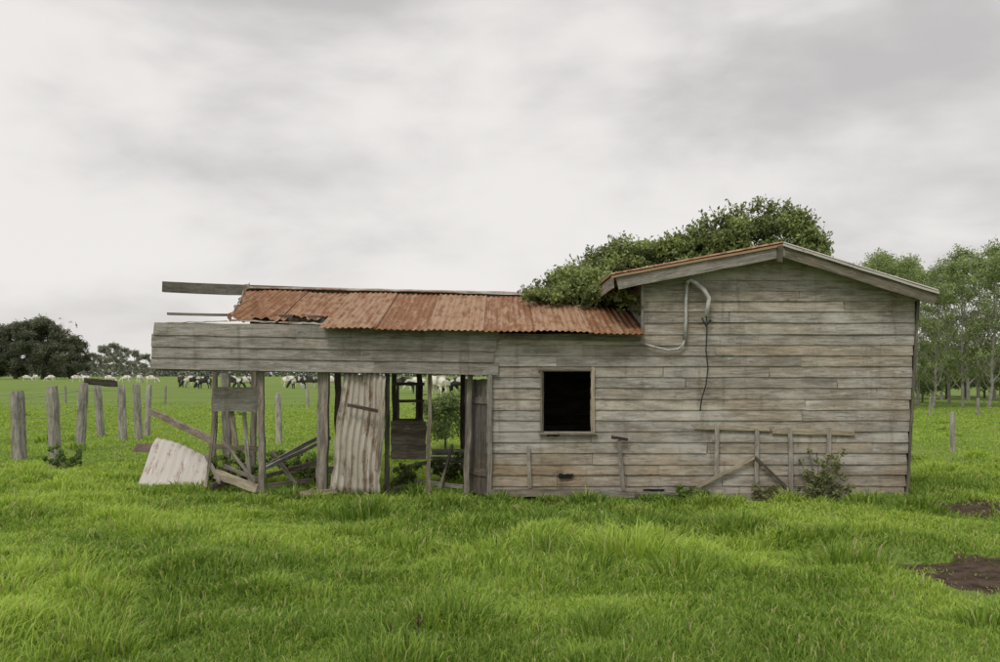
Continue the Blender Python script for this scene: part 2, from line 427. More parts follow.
# window
win=bpy.data.objects.new('window',None);scene.collection.objects.link(win);win.parent=shed
wf=B()
wf.plank((WX1+.022,D-.03,WZ0-.03),(WX1+.022,D-.03,WZ1+.05),.045,.03,up=(1,0,0),c=(.5,.55,.4))
wf.plank((WX0-.012,D-.03,WZ0-.02),(WX0-.012,D-.03,WZ1+.04),.022,.03,up=(1,0,0),c=(.5,.0,.2))
wf.plank((WX0-.05,D-.032,WZ1+.02),(WX1+.0,D-.032,WZ1+.02),.028,.03,c=(.5,.1,.3))
wf.plank((WX0+.012,D+.03,WZ0),(WX0+.012,D+.03,WZ1),.02,.08,up=(1,0,0),c=(.5,.0,.2))
wf.obj('frame',M_pale,win,SB)
B().plank((WX0-.04,D-.045,WZ0-.018),(WX1+.07,D-.045,WZ0-.018),.022,.06,c=(.5,.2,.5)).obj('sill',M_pale,win,SB)
tr=B()
tr.plank((XM-.0,D-.03,Z(334)),(XM-.0,D-.03,rz(XM)-.1),.035,.03,up=(1,0,0),c=(.2,.5,.1))
part(tr,'corner_trim',M_fascia)
tr=B();tr.plank((X(906),D-.03,.0),(X(917),D-.03,Z(301)),.03,.03,up=(1,0,0),c=(.2,.3,.1));part(tr,'corner_trim',M_barge)
# gable roof
gr_=bpy.data.objects.new('gable_roof',None);scene.collection.objects.link(gr_);gr_.parent=shed
YF=D-.27
def G(px,py): return Vector((X(px,YF),YF,Z(py,YF)))
A0=G(783,243);L0=G(611,275);R0=G(938,291)
def slope(Pt,Pe,name,mat):
    bl=B();w=(Pe-Pt).length
    def fn(u,v):
        p=Pt.lerp(Pe,u);y=YF-.03+v*(17.15-YF);return (p.x,y,p.z+.012+.011*math.sin(y*2*math.pi/.09)*1)
    bl.sheet(fn,3,300,glen=(w,5),c=(.5,.45,.5));return bl.obj(name,mat,gr_,SB,solid=.004)
slope(A0,L0,'roof_sheet',M_roof);slope(A0,R0,'roof_sheet',M_galv)
def barge(a,b_,w,drop,c,mat,nm):
    bl=B();d=(b_-a).normalized();n=Vector((-d.z,0,d.x));n=n if n.z<0 else -n
    bl.plank(a+n*(drop+w/2),b_+n*(drop+w/2),w,.03,up=n,seg=8,jw=.003,c=c,endj=.012);return bl.obj(nm,mat,gr_,SB)
barge(A0,L0+Vector((.06,0,-.01)),.165,.012,(.3,.4,.2),M_fascia,'barge_board')
barge(A0+Vector((.03,0,0)),R0,.17,.012,(.3,.40,.3),M_barge,'barge_board')
def edge(a,b_,c,mat,nm):
    bl=B();d=(b_-a).normalized();n=Vector((-d.z,0,d.x));n=n if n.z<0 else -n
    o=Vector((0,-.035,0));bl.plank(a+n*.028+o,b_+n*.028+o,.028,.02,up=n,seg=12,jw=.003,c=c);return bl.obj(nm,mat,gr_,SB)
edge(A0,L0,(.2,.2,.6),M_roof,'edge_strip');edge(A0,R0,(.2,.2,.2),M_galv,'edge_strip')
kb=B();kb.plank(G(779,246)+Vector((0,-.03,0)),G(779,262)+Vector((0,-.03,0)),.07,.03,up=(1,0,0),c=(.4,.15,.4));kb.obj('peak_block',M_barge,gr_,SB)
for a,bq in ((A0,L0),(A0,R0)):
    for k in (.05,.35,.65,.95):
        p=a.lerp(bq,k);pb=B();pb.plank((p.x,YF+.03,p.z-.07),(p.x,17,p.z-.07),.07,.05,seg=3);pb.obj('purlin',M_darkwood,gr_,SB)
eb=B();eb.plank(L0+Vector((.03,.02,-.09)),L0+Vector((.03,4.4,-.09)),.15,.02);eb.obj('eave_board',M_fascia,gr_,SB)

# lean-to roof
lr=B();per=.078
xl=X(246,YT);x=1.86
i=0
while x>xl+.05:
    w=.69;xa=max(x-w-.03,xl)
    y0=YE+R(-.01,.01)
    if xa<X(326,YE)-.12: y0=12.86
    if X(270)<xa<X(326,YE)-.12: y0=13.12
    top=YT+R(-.02,.02);dz=.014*(i%2);br=[.60,.44,.55,.40,.60,.46,.52,.66][i%8]+R(-.04,.04)
    ragged=(y0>12.8)
    rr=[R(-.12,.12) for _ in range(60)]
    def fn(u,v,xa=xa,x=x,y0=y0,top=top,dz=dz,ragged=ragged,rr=rr):
        xx=xa+(x-xa)*u
        e=y0+(rr[int(u*13)]*(1.0 if ragged else .04))
        y=e+(top-e)*v
        xx=max(xx,-3.62-.17*(y-13.1)+.03*math.sin(y*9)+.02*math.sin(y*23))
        z=roofz(xx,y)+dz+.0085*math.sin(xx/per*2*math.pi)+.007*math.sin(v*6+xx*3)
        if ragged: z+= .03*(1-v)**3*math.sin(u*7+xx*5)
        return (xx,y,z)
    lr.sheet(fn,int((x-xa)/per*10),24,c=(R(0,1),br,R(0,1)),glen=((x-xa),2.8))
    x-=w;i+=1
part(lr,'lean_to_roof',M_roof,solid=.003,smooth=True)
rc=B()
for k in range(4):
    xa=xl+k*1.45;xb=min(xa+1.5,1.86)
    rc.plank((xa,YT-.05+.004*k,roofz(xa,YT)+.04),(xb,YT-.05+.004*k,roofz(xb,YT)+.04),.14,.015,up=(0,1,.25),c=(R(0,1),.75,.3),seg=8,jw=.008)
part(rc,'ridge_flashing',M_galv)
for (a,b_,w) in (((230,320),(276,322),.020),((280,322),(328,324),.022),((165,323),(226,321),.014),((243,289),(250,285),.08),((231,317),(245,290),.035)):
    tb=B();da=13.0 if a[1]<318 else 12.66;db=14.6 if b_[1]<300 else 12.66
    tb.plank(P(a[0],a[1],da),P(b_[0],b_[1],db),w,.006,up=(0,.1,1),seg=10,jw=.006,jn=.006,c=(.3,.6,.3),endj=.03,ew=.3)
    part(tb,'torn_flashing',M_galv)
# dark board added to stand for the black gap under the torn edge
tb=B();tb.plank(P(250,320,13.25),P(334,321,13.25),.15,.05,seg=6);part(tb,'dark_gap_board',M_darkwood)
rb=B()
rb.plank(P(163,287,YT),(1.8,YT,roofz(1.8,YT)-.09),.16,.07,seg=14,jw=.005,c=(.4,.0,.3));part(rb,'ridge_beam',M_fascia)
rb=B();rb.plank(P(168,314,13.6),(1.8,13.6,roofz(1.8,13.6)-.06),.035,.05,seg=10,c=(.4,.3,.3));part(rb,'purlin',M_post)
rb=B();rb.plank((X(290),14.4,roofz(X(290),14.4)-.06),(1.8,14.4,roofz(1.8,14.4)-.06),.05,.05,seg=10);part(rb,'purlin',M_post)
for px in (268,330,390,440,478):
    ra=B();xx=X(px);ra.plank((xx,12.78,roofz(xx,12.78)-.10),(xx,15.1,roofz(xx,15.1)-.10),.1,.045);part(ra,'rafter',M_darkwood)
fa=B()
tops=[(323,329),(334.5,340),(346,351),(357,362)];bot=(368,376)
ed=tops+[bot]
for i in range(4):
    xs_=[152+R(0,3)+(2 if i==0 else 0),R(240,420),496+R(-3,3)]
    for xa,xb in zip(xs_[:-1],xs_[1:]):
        def yy(px,p): return p[0]+(p[1]-p[0])*(px-152)/(345)
        ca=(yy(xa,ed[i])+yy(xa,ed[i+1]))/2;cb=(yy(xb,ed[i])+yy(xb,ed[i+1]))/2
        fa.plank((X(xa)-.004,D-.035,Z(ca)),(X(xb)+.004,D-.033,Z(cb)),.162,.022,up=(0,.12,1),seg=10,jw=.003,jn=.003,c=(R(0,1),R(.30,.58),R(0,.3)),endj=.006,ew=.02)
part(fa,'fascia_boards',M_fascia)
fb=B();fb.plank(P(156,328,D+.06),(1.8,D+.06,Z(340,D)),.07,.06,seg=10);part(fb,'eave_beam',M_post)
fb=B();fb.plank(P(156,367,D+.05),P(490,372,D+.05),.09,.05,seg=10);part(fb,'bay_beam',M_post)
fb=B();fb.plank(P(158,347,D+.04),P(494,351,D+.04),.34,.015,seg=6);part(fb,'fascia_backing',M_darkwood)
tt=B();tt.plank((X(496),D-.04,Z(337)),(X(640),D-.04,Z(339)),.05,.02,c=(.3,.1,.3),seg=6);part(tt,'eave_trim',M_fascia)
def vpost(p0,p1,d0,wpx,mat,c=None,d1=None,t=None,name='post',taper=1):
    w=wpx*d0/FPX;bl=B()
    bl.plank(P(*p0,d0),P(*p1,d1 or d0),w,t or w,up=(1,0,0),seg=10,jw=.009,c=c,endj=.008,taper=taper,ew=.12);return part(bl,name,mat)
vpost((262,492),(261,367),12.80,6,M_post,(.2,.5,.3))
vpost((322,494),(324,370),12.82,10.5,M_post,(.2,.5,.2))
vpost((386,496),(388,372),12.80,4.5,M_darkwood,(.2,.5,.2))
vpost((428,497),(430,372),12.80,4,M_post,(.2,.35,.9))
vpost((466,497),(470,372),12.85,5,M_post,(.2,.45,.2))
vpost((421,455),(419,340),15.1,5,M_darkwood,(.2,.3,.2))
vpost((395,458),(394,340),15.1,4.5,M_darkwood,(.2,.3,.2))
vpost((227,480),(226,373),15.1,7,M_fence,(.2,.3,.2))
vpost((213,478),(215,372),14.2,4.5,M_post,(.2,.5,.5))
vpost((253,474),(254,340),15.1,5,M_post,(.2,.4,.4))
vpost((338,474),(338,340),15.1,6,M_darkwood,(.2,.5,.4))
vpost((463,474),(463,340),15.1,5,M_darkwood,(.2,.5,.4))
rp=B()
for (ya,yb,w) in ((391,391,8),(399,400,9),(407,408,8)):
    rp.plank(P(214,ya,13.0),P(264,yb,13.0),w*13/FPX,.03,seg=5,c=(.3,R(.3,.6),.1))
part(rp,'rail_panel',M_fascia)
rp=B();rp.plank(P(209,446,13.6),P(262,449,13.6),.07,.03,seg=4);part(rp,'rail',M_fascia)
rp=B();rp.plank(P(230,400,13.05),P(236,446,13.1),.06,.03,up=(1,0,0));part(rp,'brace',M_post)
rp=B();rp.plank(P(222,440,13.05),P(255,482,13.0),.04,.03,up=(1,0,0));part(rp,'brace',M_post)
rp=B();rp.plank(P(262,470,13.0),P(330,438,15.0),.05,.03);part(rp,'brace',M_fence)
rp=B();rp.plank(P(244,412,13.2),P(250,484,13.1),.05,.025,up=(1,0,0));part(rp,'brace',M_fence)
bf=B()
for py in (384,401,420): bf.plank(P(392,py,15.05),P(424,py,15.05),.045,.04,seg=3)
for px in (398,417): bf.plank(P(px,383,15.05),P(px,421,15.05),.04,.035,up=(1,0,0),seg=3)
part(bf,'stall_frame',M_darkwood)
bf=B()
for k in range(5):
    py=425+k*7.5;bf.plank(P(391,py,15.0),P(426,py+.5,15.0),.122,.025,seg=4,c=(.3,R(.5,.9),R(0,.8)))
part(bf,'stall_panel',M_post)
bf=B()
for k in range(3):
    py=452+k*7.5;bf.plank(P(432,py,15.0),P(466,py+.5,15.0),.10,.025,seg=4,c=(.3,R(.4,.8),R(0,.5)))
part(bf,'stall_panel',M_fence)
for a,b_,da,db,w in (((262,468),(318,438),14.3,14.9,.06),((266,476),(318,462),14.0,14.4,.06),((296,470),(335,470),15.0,15.0,.10),((392,470),(430,462),14.6,15.0,.06),((268,486),(312,480),13.4,13.9,.05),((395,489),(424,484),13.4,13.9,.06),((405,480),(464,487),14.2,13.3,.05),((219,482),(206,455),13.2,14.2,.05),((272,452),(296,484),14.4,13.6,.05),((440,490),(452,446),13.3,14.6,.05)):
    bf=B();bf.plank(P(*a,da),P(*b_,db),w,.035,seg=4,ew=.15);part(bf,'fallen_rail',M_fence if R(0,1)<.6 else M_post)
# stained panel
cp=B()
c00,c10,c11,c01=P(329,494,12.62),P(380,497,12.60),P(386,374,12.72),P(343,372,12.74)
er=[R(-.02,.02) for _ in range(20)];ft=[R(-.01,.07) for _ in range(30)]
def fn(u,v):
    p=(c00.lerp(c10,u)).lerp(c01.lerp(c11,u),v);o=.018*math.sin(u*2*math.pi*7.5)
    p=p+Vector((.01*math.sin(v*9+u*3)+(er[int(v*14)]*.6 if u in(0,1) else 0),o-.04*math.sin(v*math.pi)*u+.025*math.sin(v*7+u*4),0));
    if v>.99: p.z+=.03*math.sin(u*11)
    if v<.01: p.z+=ft[int(u*22)]
    return p
cp.sheet(fn,90,14,c=(.3,.50,.3),glen=(.66,1.6));part(cp,'iron_panel',M_panel,solid=.003,smooth=True)
rs=B();rs.plank(P(347,405,12.55),P(378,411,12.54),.045,.02,c=(.3,.3,.9));part(rs,'rusty_strap',M_darkwood)
rs=B();rs.plank(P(376,470,12.56),P(383,395,12.56),.04,.02,c=(.3,.9,.9));part(rs,'rusty_strap',M_post)
# door
dr=B()
h0=Vector((XL+.0,D+.02,.0));dirv=Vector((-.26,.38,0))
for k in range(4):
    a=h0+dirv*(k+.5)*.25*1.15;dr.plank(a+Vector((0,0,.06)),a+Vector((0,0,Z(378)-.02)),.118,.022,up=dirv,seg=6,c=(R(0,1),R(-.15,.1),R(0,.5)))
for zz in (.35,1.3): dr.plank(h0+Vector((0,-.03,zz)),h0+dirv*1.15+Vector((0,-.03,zz)),.09,.02,c=(.2,.0,.3))
part(dr,'door',M_wall)
vpost((489,497),(490,374),12.66,5,M_fascia,(.2,.3,.2),name='door_jamb')
# conduit and cable
cd=B();Y=12.63
pts=[(641,343),(655,347),(668,350),(678,349),(683,345),(685,338)]
cd.tube([P(a,b_,Y) for a,b_ in pts],.012,8);part(cd,'service_wire',M_pipe,smooth=True)
cd=B();cd.tube([P(a,b_,Y) for a,b_ in [(685,340),(686,320),(686,300),(687,281)]],.021,8);part(cd,'conduit_pipe',M_pipe,smooth=True)
cd=B();pts=[(687,283),(690,279.5),(696,283),(704,290),(709,298),(708,306),(706,316)]
cd.tube([P(a,b_,Y-.05) for a,b_ in pts],.030,8);part(cd,'service_mast',M_pipe,smooth=True)
cb=B();cb.tube([P(*p,12.6) for p in [(706,312),(707,330),(706,350),(708,368),(706,385),(702,398),(700,411)]],.009,6)
cb.tube([P(*p,12.6) for p in [(702,318),(706,326),(711,320)]],.014,6);part(cb,'hanging_cable',M_cable,smooth=True)
def bat(p0,p1,wpx,mat,c,name='batten',off=.045):
    bl=B();d=D-off;a=P(*p0,d);b_=P(*p1,d);v=b_-a
    up=Vector((v.z,0,-v.x));bl.plank(a,b_,wpx*d/FPX,.03,up=up,seg=6,c=c,ew=.1);return part(bl,name,mat)
bat((716,476),(717,424),4,M_fascia,(.3,.7,.2));bat((756,490),(757,429),4,M_fascia,(.3,.6,.3))
bat((791,492),(790,428),4,M_fascia,(.3,.6,.3));bat((828,484),(829,428),4,M_fascia,(.3,.5,.5))
bat((697,487),(754,457),3.2,M_pale,(.3,.5,.3),'brace',.07);bat((755,457),(789,489),2.6,M_darkwood,(.3,.5,.3),'brace',.07)
bat((694,427),(770,429),4,M_pale,(.3,.55,.2),'ledge_board',.03);bat((772,431),(854,433),5,M_pale,(.3,.5,.5),'ledge_board',.03)
bat((530,488),(528,446),3.5,M_fascia,(.3,.6,.3));bat((623,490),(619,440),4,M_fascia,(.3,.4,.3),off=.08)
bat((612,437),(628,440),3,M_darkwood,(.3,.3,.3),'brace',.1)
bat((600,494),(850,498),6,M_fence,(.3,.3,.3),'base_board',.06);bat((487,493),(600,493),8,M_post,(.3,.45,.7),'base_board',.05)
MG=plain('hole_black',(.008,.007,.006),.95)
for a in ((559,474,573,478),(548,433.5,560,436),(644,489,664,491)):
    hb=B();hb.plank(P(a[0],(a[1]+a[3])/2,D-.030),P(a[2],(a[1]+a[3])/2,D-.030),(a[3]-a[1])*D/FPX,.02,seg=5,ew=.25,endj=.03);part(hb,'painted_hole',MG)  # black strips on the boards, painting the darkness of holes

# ---------- loose things ----------
b1=B()
q00,q10,q11,q01=P(136,489,14.0),P(204,489,13.7),P(214,462,14.6),P(158,452,15.0)
def fn(u,v):
    p=(q00.lerp(q10,u)).lerp(q01.lerp(q11,u),v)
    return p+Vector((.02*math.sin(v*5),.0,.004*math.sin(u*2*math.pi*8)+.19*math.sin(min(1,v*.85)*math.pi*.75)*(1-.3*u)+.06*math.sin(u*2.8+v*1.5)+.014*math.sin(u*6+v*5)))
b1.sheet(fn,90,20,c=(.3,.45,.3),glen=(1.1,.9))
tag(b1.obj('corrugated_sheet',M_galv,None,(X(170,14),14,0),smooth=True,solid=.003),'bent pale galvanised iron sheet lying in the grass','metal sheet')
b1=B()
r00,r10,r11,r01=P(132,452,15.6),P(188,458,15.4),P(190,449,16.2),P(136,444,16.4)
b1.sheet(lambda u,v:(r00.lerp(r10,u)).lerp(r01.lerp(r11,u),v)+Vector((0,0,.005*math.sin(u*2*math.pi*7)+.04*math.sin(u*3.1))),70,8,c=(.3,.5,.3),glen=(.9,.8))
M_drust=metal('dark_rust_iron',(.14,.09,.07),(.13,.06,.04),(.06,.035,.025),.5)
tag(b1.obj('corrugated_sheet',M_drust,None,(X(160,16),16,0),smooth=True,solid=.003),'dark rusty iron sheet fallen behind the pale sheet','metal sheet')
def loose(p0,p1,d0,d1,w,mat,label,name='fallen_plank',t=.04,up=(0,0,1)):
    bl=B();a=P(*p0,d0);b_=P(*p1,d1);bl.plank(a,b_,w,t,up=up,seg=6,ew=.12,endj=.03)
    o=bl.obj(name,mat,None,(a+b_)/2);tag(o,label,'plank','fallen timber around the shed');return o
loose((150,411),(213,441),17.5,14.6,.11,M_post,'grey plank leaning from a fence post to the shed')
loose((216,474),(258,489),13.4,13.0,.12,M_pale,'broken board lying under the open bay')
loose((212,486),(246,478),13.2,13.6,.08,M_darkwood,'dark split board lying under the open bay')
loose((224,466),(262,481),13.6,13.3,.05,M_post,'broken board lying under the open bay')
loose((206,486),(219,392),13.3,13.4,.035,M_post,'thin stick leaning against the rail panel',t=.03,up=(1,0,0))
loose((300,494),(336,491),12.6,12.6,.06,M_pale,'short pale board lying at the bay opening')
loose((740,503),(852,504),12.45,12.4,.04,M_pale,'long pale batten lying along the wall base',t=.08)
loose((636,498),(676,499),12.5,12.45,.1,M_darkwood,'dark board lying at the wall base')
loose((84,381),(117,384),23,24,.16,M_darkwood,'dark rail resting on fence posts')
fp=[(20,391,460,13,'tall square-cut grey fence post standing in grass'),(56,386,466,11,'leaning weathered grey fence post'),(80,383,450,10,'pale weathered fence post'),(102,384,436,8,'pale weathered fence post'),
(123,385,441,8,'short split fence post'),(139,384,441,9,'split fence post with broken top'),(147,385,436,6,'thin fence post beside a split post'),(279,393,443,7,'pale round fence post behind the shed'),
(952,412,455,5,'thin grey fence post near trees'),(308,384,408,3,'distant thin fence post'),(352,384,410,3,'distant thin fence post'),(978,398,416,2.5,'distant thin fence post'),(930,396,415,2.5,'distant thin fence post'),(66,386,404,2.5,'distant thin fence post'),(165,386,404,2.5,'distant thin fence post')]
wp=[]
for px,pt,pb_,w,lab in fp:
    d=1600/(pb_-374);base=Vector((X(px,d),d,0));h=(pb_-pt)*d/FPX;r=w*d/FPX/2
    bl=B();lx,ly=R(-.07,.07),R(-.05,.05)
    bl.tube([base+Vector((lx*k*h,ly*k*h,-.1+(h+.1)*k)) for k in (0,.15,.35,.55,.75,.92,1)],[r*1.05,r,r*1.02,r*.96,r,r*.93,r*.8],9,.06,c=(R(0,1),R(.35,.8),R(0,.3)))
    o=bl.obj('fence_post',M_fence,None,base);tag(o,lab,'fence post','weathered fence posts around the paddock')
    if px<150 and w>5: wp.append((base,h))
wb=B()
for fr in (.88,.6):
    wb.tube([b_+Vector((0,-.1,h*fr)) for b_,h in wp[:5]],.005,4)
tag(wb.obj('fence_wire',M_wire,None,wp[2][0]),'slack rusty wires strung between grey fence posts','fence wire')

# ---------- vegetation ----------
def blobcloud(bl,n,size,c0,c1,core=.35,thr=.34,ns=None,rj=.09):
    vol=np.array([r[0]*r[1]*r[2] for _,r in bl])**(2/3);pr=vol/vol.sum()
    k=rng.choice(len(bl),n,p=pr);C=np.array([b_[0] for b_ in bl])[k];Rr=np.array([b_[1] for b_ in bl])[k]
    dirs=rvec(n);rad=rng.uniform(core,1,n)**.5*(1+rng.normal(0,rj,n))
    tone=(rng.random(len(bl)))[k]
    pts=C+dirs*Rr*rad[:,None]
    f=ns or .1/size
    nz=fbm(pts[:,0]*f+8,pts[:,2]*f+pts[:,1]*f*.3,2)
    keep=nz>thr
    pts=pts[keep];dz=dirs[keep,2];tone=tone[keep];nz=nz[keep]
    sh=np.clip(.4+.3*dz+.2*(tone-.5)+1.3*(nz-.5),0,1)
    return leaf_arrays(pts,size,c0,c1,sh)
vb=[]
tx=[524,545,570,595,612,628,648,668,690,712,732,755,778,798,812,824,831]
ty=[292,283,270,254,243,240,246,240,231,219,210,204,204,209,225,242,251]
bx_=[524,560,600,640,680,720,760,800,834];by_=[296,297,300,300,285,275,268,262,256]
for k in range(260):
    px=R(528,826);t=np.interp(px,tx,ty);bt=max(np.interp(px,bx_,by_),t+6)
    f=R(0,1)**.8;py=t+5+(bt-t-5)*f
    d=15.1-.9*f*(1 if px<640 else .35)+R(-.25,.25)
    if px<640 and py<294: d=min(d,15.1)
    s=R(.10,.24)*(1 if bt-t>22 else .55)
    vb.append(((X(px,d),d,Z(py,d)),(s*1.25,s*1.3,s*.85)))
for px,py,d in ((606,288,13.9),(618,290,13.5),(628,297,13.1),(632,305,12.9),(596,292,14.1),(612,280,13.8)):
    vb.append(((X(px,d),d,Z(py,d)),(.2,.25,.14)))
vine=empty('roof_creeper',(X(680,15),15,0),'dense green creeper spilling over the shed roof','creeper')
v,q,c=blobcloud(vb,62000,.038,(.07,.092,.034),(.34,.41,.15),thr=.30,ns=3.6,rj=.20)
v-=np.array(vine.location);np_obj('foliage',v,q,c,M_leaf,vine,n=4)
bl=B()
for px,py in ((560,285),(600,262),(650,258),(700,245),(740,222),(775,215),(800,230)):
    pts=[Vector((X(690,15.6)+R(-.4,.4),17.3,0)),Vector((X(px*.5+345,15.6),17.25,2.2)),Vector((X(px*.7+207,15.5),16.5,3.2)),P(px,py+8,15.1)]
    bl.tube(pts,[.05,.045,.035,.015],6,.05)
sh_c=[]
for _ in range(260):
    px=R(526,829);top=np.interp(px,tx,ty)
    a=P(px,top+9,15);e_=a+Vector((R(-.18,.18),R(-.1,.1),R(.10,.28)));bl.tube([a,e_],[.006,.003],4)
    for t in np.linspace(.2,1,8): sh_c.append(tuple(a.lerp(e_,t)+Vector((R(-.035,.035),R(-.035,.035),R(-.02,.02)))))
bl.obj('stem',M_bark,vine,vine.location)
v,q,c=leaf_arrays(np.array(sh_c),.040,(.09,.12,.045),(.34,.41,.15));v-=np.array(vine.location);np_obj('shoot_leaves',v,q,c,M_leaf,vine,n=4)

def tree_mesh(seed,h,spread,tr,nl,ls,c0,c1,start=.3,upright=.6,nlimb=14,clr=.9,thr=.34,ns=None,sub=3,rj=.09):
    random.seed(seed);bl=B();bls=[]
    lean=Vector((R(-.05,.05),R(-.05,.05),0));n=7
    tp=[Vector((lean.x*h*k/n+R(-.02,.02)*h*.4,lean.y*h*k/n+R(-.02,.02)*h*.4,h*.92*k/n-(.15 if k==0 else 0))) for k in range(n+1)]
    bl.tube(tp,[tr*(1-.88*k/n) for k in range(n+1)],7,.05)
    for i in range(nlimb):
        k=start+(1-start)*(i+R(0,1))/nlimb*.95;f=k*n;j=min(int(f),n-1);p=tp[j].lerp(tp[j+1],f-j)
        an=i*2.4+R(-.5,.5);prof=math.sin(min(1,(k-start)/(1-start)*.85+.22)*math.pi)**.6
        L=spread*prof*R(.65,1.15);dv=Vector((math.cos(an),math.sin(an),upright+R(-.2,.3)))
        m1=p+dv*L*.5+Vector((0,0,-.02*h));e=p+dv*L+Vector((0,0,.03*h))
        r0=tr*(1-.85*k)*.5
        bl.tube([p,m1,e],[r0,r0*.6,r0*.2],5,.05)
        for s in range(sub):
            q_=p.lerp(e,R(.45,1.05))+Vector((R(-.3,.3),R(-.3,.3),R(-.15,.3)))*clr
            rr=clr*R(.45,.95);bls.append((tuple(q_),(rr,rr,rr*R(.6,.9))))
            bl.tube([m1,q_],[r0*.3,r0*.1],4)
    q_=tp[-1];bls.append((tuple(q_),(clr*.7,clr*.7,clr*.9)))
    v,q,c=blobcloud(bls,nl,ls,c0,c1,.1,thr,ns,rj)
    v[:,2]=np.maximum(v[:,2],.05)
    return bl,(v,q,c)
def place_tree(spec,px,py_base,d,sc,label,cat='tree',group=None,cache={},zr=None,name='tree'):
    e=empty(name,(X(px,d),d,0),label,cat,group);e.scale=(sc,sc,sc);e.rotation_euler=(0,0,R(0,6.28) if zr is None else zr)
    if spec['id'] in cache:
        for o in cache[spec['id']]:
            n=o.copy();n.parent=e;scene.collection.objects.link(n)
    else:
        bl,(v,q,c)=tree_mesh(**spec['k'])
        t=bl.obj('trunk',spec['bark'],e,(0,0,0));cr=np_obj('crown',v,q,c,M_leaf,e,n=4)
        cache[spec['id']]=[t,cr]
    return e
pop=[dict(id='p%d'%i,bark=M_palebark,k=dict(seed=30+i,h=9,spread=1.4,tr=.10,nl=6800,ls=.08,c0=(.14,.18,.075),c1=(.35,.43,.18),start=.10,upright=1.4,nlimb=32,clr=.55,thr=.36,sub=3,rj=.2)) for i in range(4)]
pl=[(858,46,1.0),(872,46,1.06),(886,48,1.1),(901,46,1.04),(917,50,.95),(933,47,.84),(950,52,.95),(963,48,.98),(977,50,1.06),(989,47,1.04),(1003,50,1.06),(1022,48,1.0),(905,60,1.0),(942,62,.95),(969,60,1.05),(994,63,1.1),(872,58,1.0),(1042,52,1.05),(888,56,1.0)]
for i,(px,d,s) in enumerate(pl):
    place_tree(pop[i%4],px,0,d,s*R(.94,1.02)*d/50*.90,'slender pale-trunked tree with sparse light green leaves','tree','row of slender trees behind the shed')
shr=dict(id='s',bark=M_bark,k=dict(seed=5,h=2.0,spread=1.3,tr=.06,nl=6000,ls=.08,c0=(.08,.115,.04),c1=(.24,.31,.12),start=.1,upright=.5,nlimb=14,clr=.6,rj=.18))
for px,d,s in ((868,52,1.3),(922,56,1.1),(946,64,1.4),(985,66,1.5),(1010,60,1.3),(905,66,1.5),(965,70,1.6),(935,72,1.7),(1000,74,1.7)):
    place_tree(shr,px,0,d,s,'low green shrub growing below slender trees','shrub','shrubs below the tree row',name='shrub')
place_tree(shr,446,0,21.0,.56,'small leafy shrub growing behind the open shed','shrub',name='shrub')
place_tree(shr,370,0,26.0,.40,'small leafy shrub growing behind the open shed','shrub',name='shrub')
big=dict(id='b',bark=M_bark,k=dict(seed=71,h=9,spread=4.6,tr=.4,nl=34000,ls=.20,c0=(.085,.095,.072),c1=(.20,.21,.15),start=.05,upright=.38,nlimb=44,clr=1.4,thr=.28,ns=.6,rj=.14))  # leaf colours greyed to paint in distance haze
place_tree(big,44,0,300,2.1,'broad dark evergreen tree standing in open pasture','tree',zr=.3)
place_tree(big,16,0,315,2.0,'broad dark evergreen tree beside another','tree',zr=2.2)
place_tree(big,70,0,330,1.5,'smaller dark rounded tree beside a broad one','tree',zr=4.)
place_tree(big,-14,0,320,2.0,'broad dark evergreen tree at the end of a clump','tree',zr=1.)
gum=dict(id='g',bark=M_palebark,k=dict(seed=12,h=12,spread=3.0,tr=.22,nl=6000,ls=.25,c0=(.22,.23,.205),c1=(.34,.35,.30),start=.22,upright=.8,nlimb=20,clr=1.1,thr=.34,rj=.2))  # pale grey leaf colours carry the painted aerial haze
for px,d,s in ((92,350,.8),(104,360,1.05),(113,350,1.1),(124,370,1.0),(134,360,.9),(146,370,.8),(158,380,.75),(84,360,.75),(98,380,.8),(119,390,.85),(140,390,.8)):
    place_tree(gum,px,0,d,s,'tall thin gum tree in a distant hazy row','tree','distant gum trees')
n=26000;xx=rng.uniform(-420,420,n);top=4+8*fbm(xx*.03+7,xx*0,4)
hz_=rng.random(n)**.8*top;yy=620+rng.uniform(-8,8,n)
v,q,c=leaf_arrays(np.stack([xx,yy,hz_],1),1.5,(.20,.215,.20),(.29,.305,.27))  # haze baked into these light grey-green colours
tl=np_obj('distant_treeline',v,q,c,M_leaf,n=4);tl['kind']='stuff'
def weed(px,py,d,w,h,n,c0,c1,label,ls=.035,tw=12):
    base=Vector((X(px,d),d,0));e=empty('weed_plant',base,label,'weed','weeds growing around the shed')
    bls=[];bl=B()
    for k in range(tw):
        t=Vector((R(-1,1)*w/2,R(-.15,.15),R(.25,1)*h));bl.tube([base,base+t*.6+Vector((0,0,.02)),base+t*1.08],[.006,.005,.003],4)
        bls.append((tuple(t),(.06,.06,.05)));bls.append((tuple(t*.6),(.06,.06,.05)))
    v,q,c=blobcloud(bls,n,ls,c0,c1,.05);np_obj('leaves',v,q,c,M_leaf,e,n=4);bl.obj('stem',M_bark,e,base)
weed(818,503,12.45,.75,.68,1700,(.10,.12,.05),(.28,.30,.14),'straggly leafy weed growing against the shed wall',.03,26)
weed(690,500,12.45,.5,.2,700,(.08,.14,.03),(.2,.28,.07),'low leafy weed growing against the shed wall')
weed(770,500,12.45,.4,.22,500,(.1,.11,.05),(.26,.26,.13),'low leafy weed growing against the shed wall')
weed(68,470,16.8,.7,.4,900,(.07,.12,.03),(.2,.28,.08),'leafy weed growing at a fence post foot')
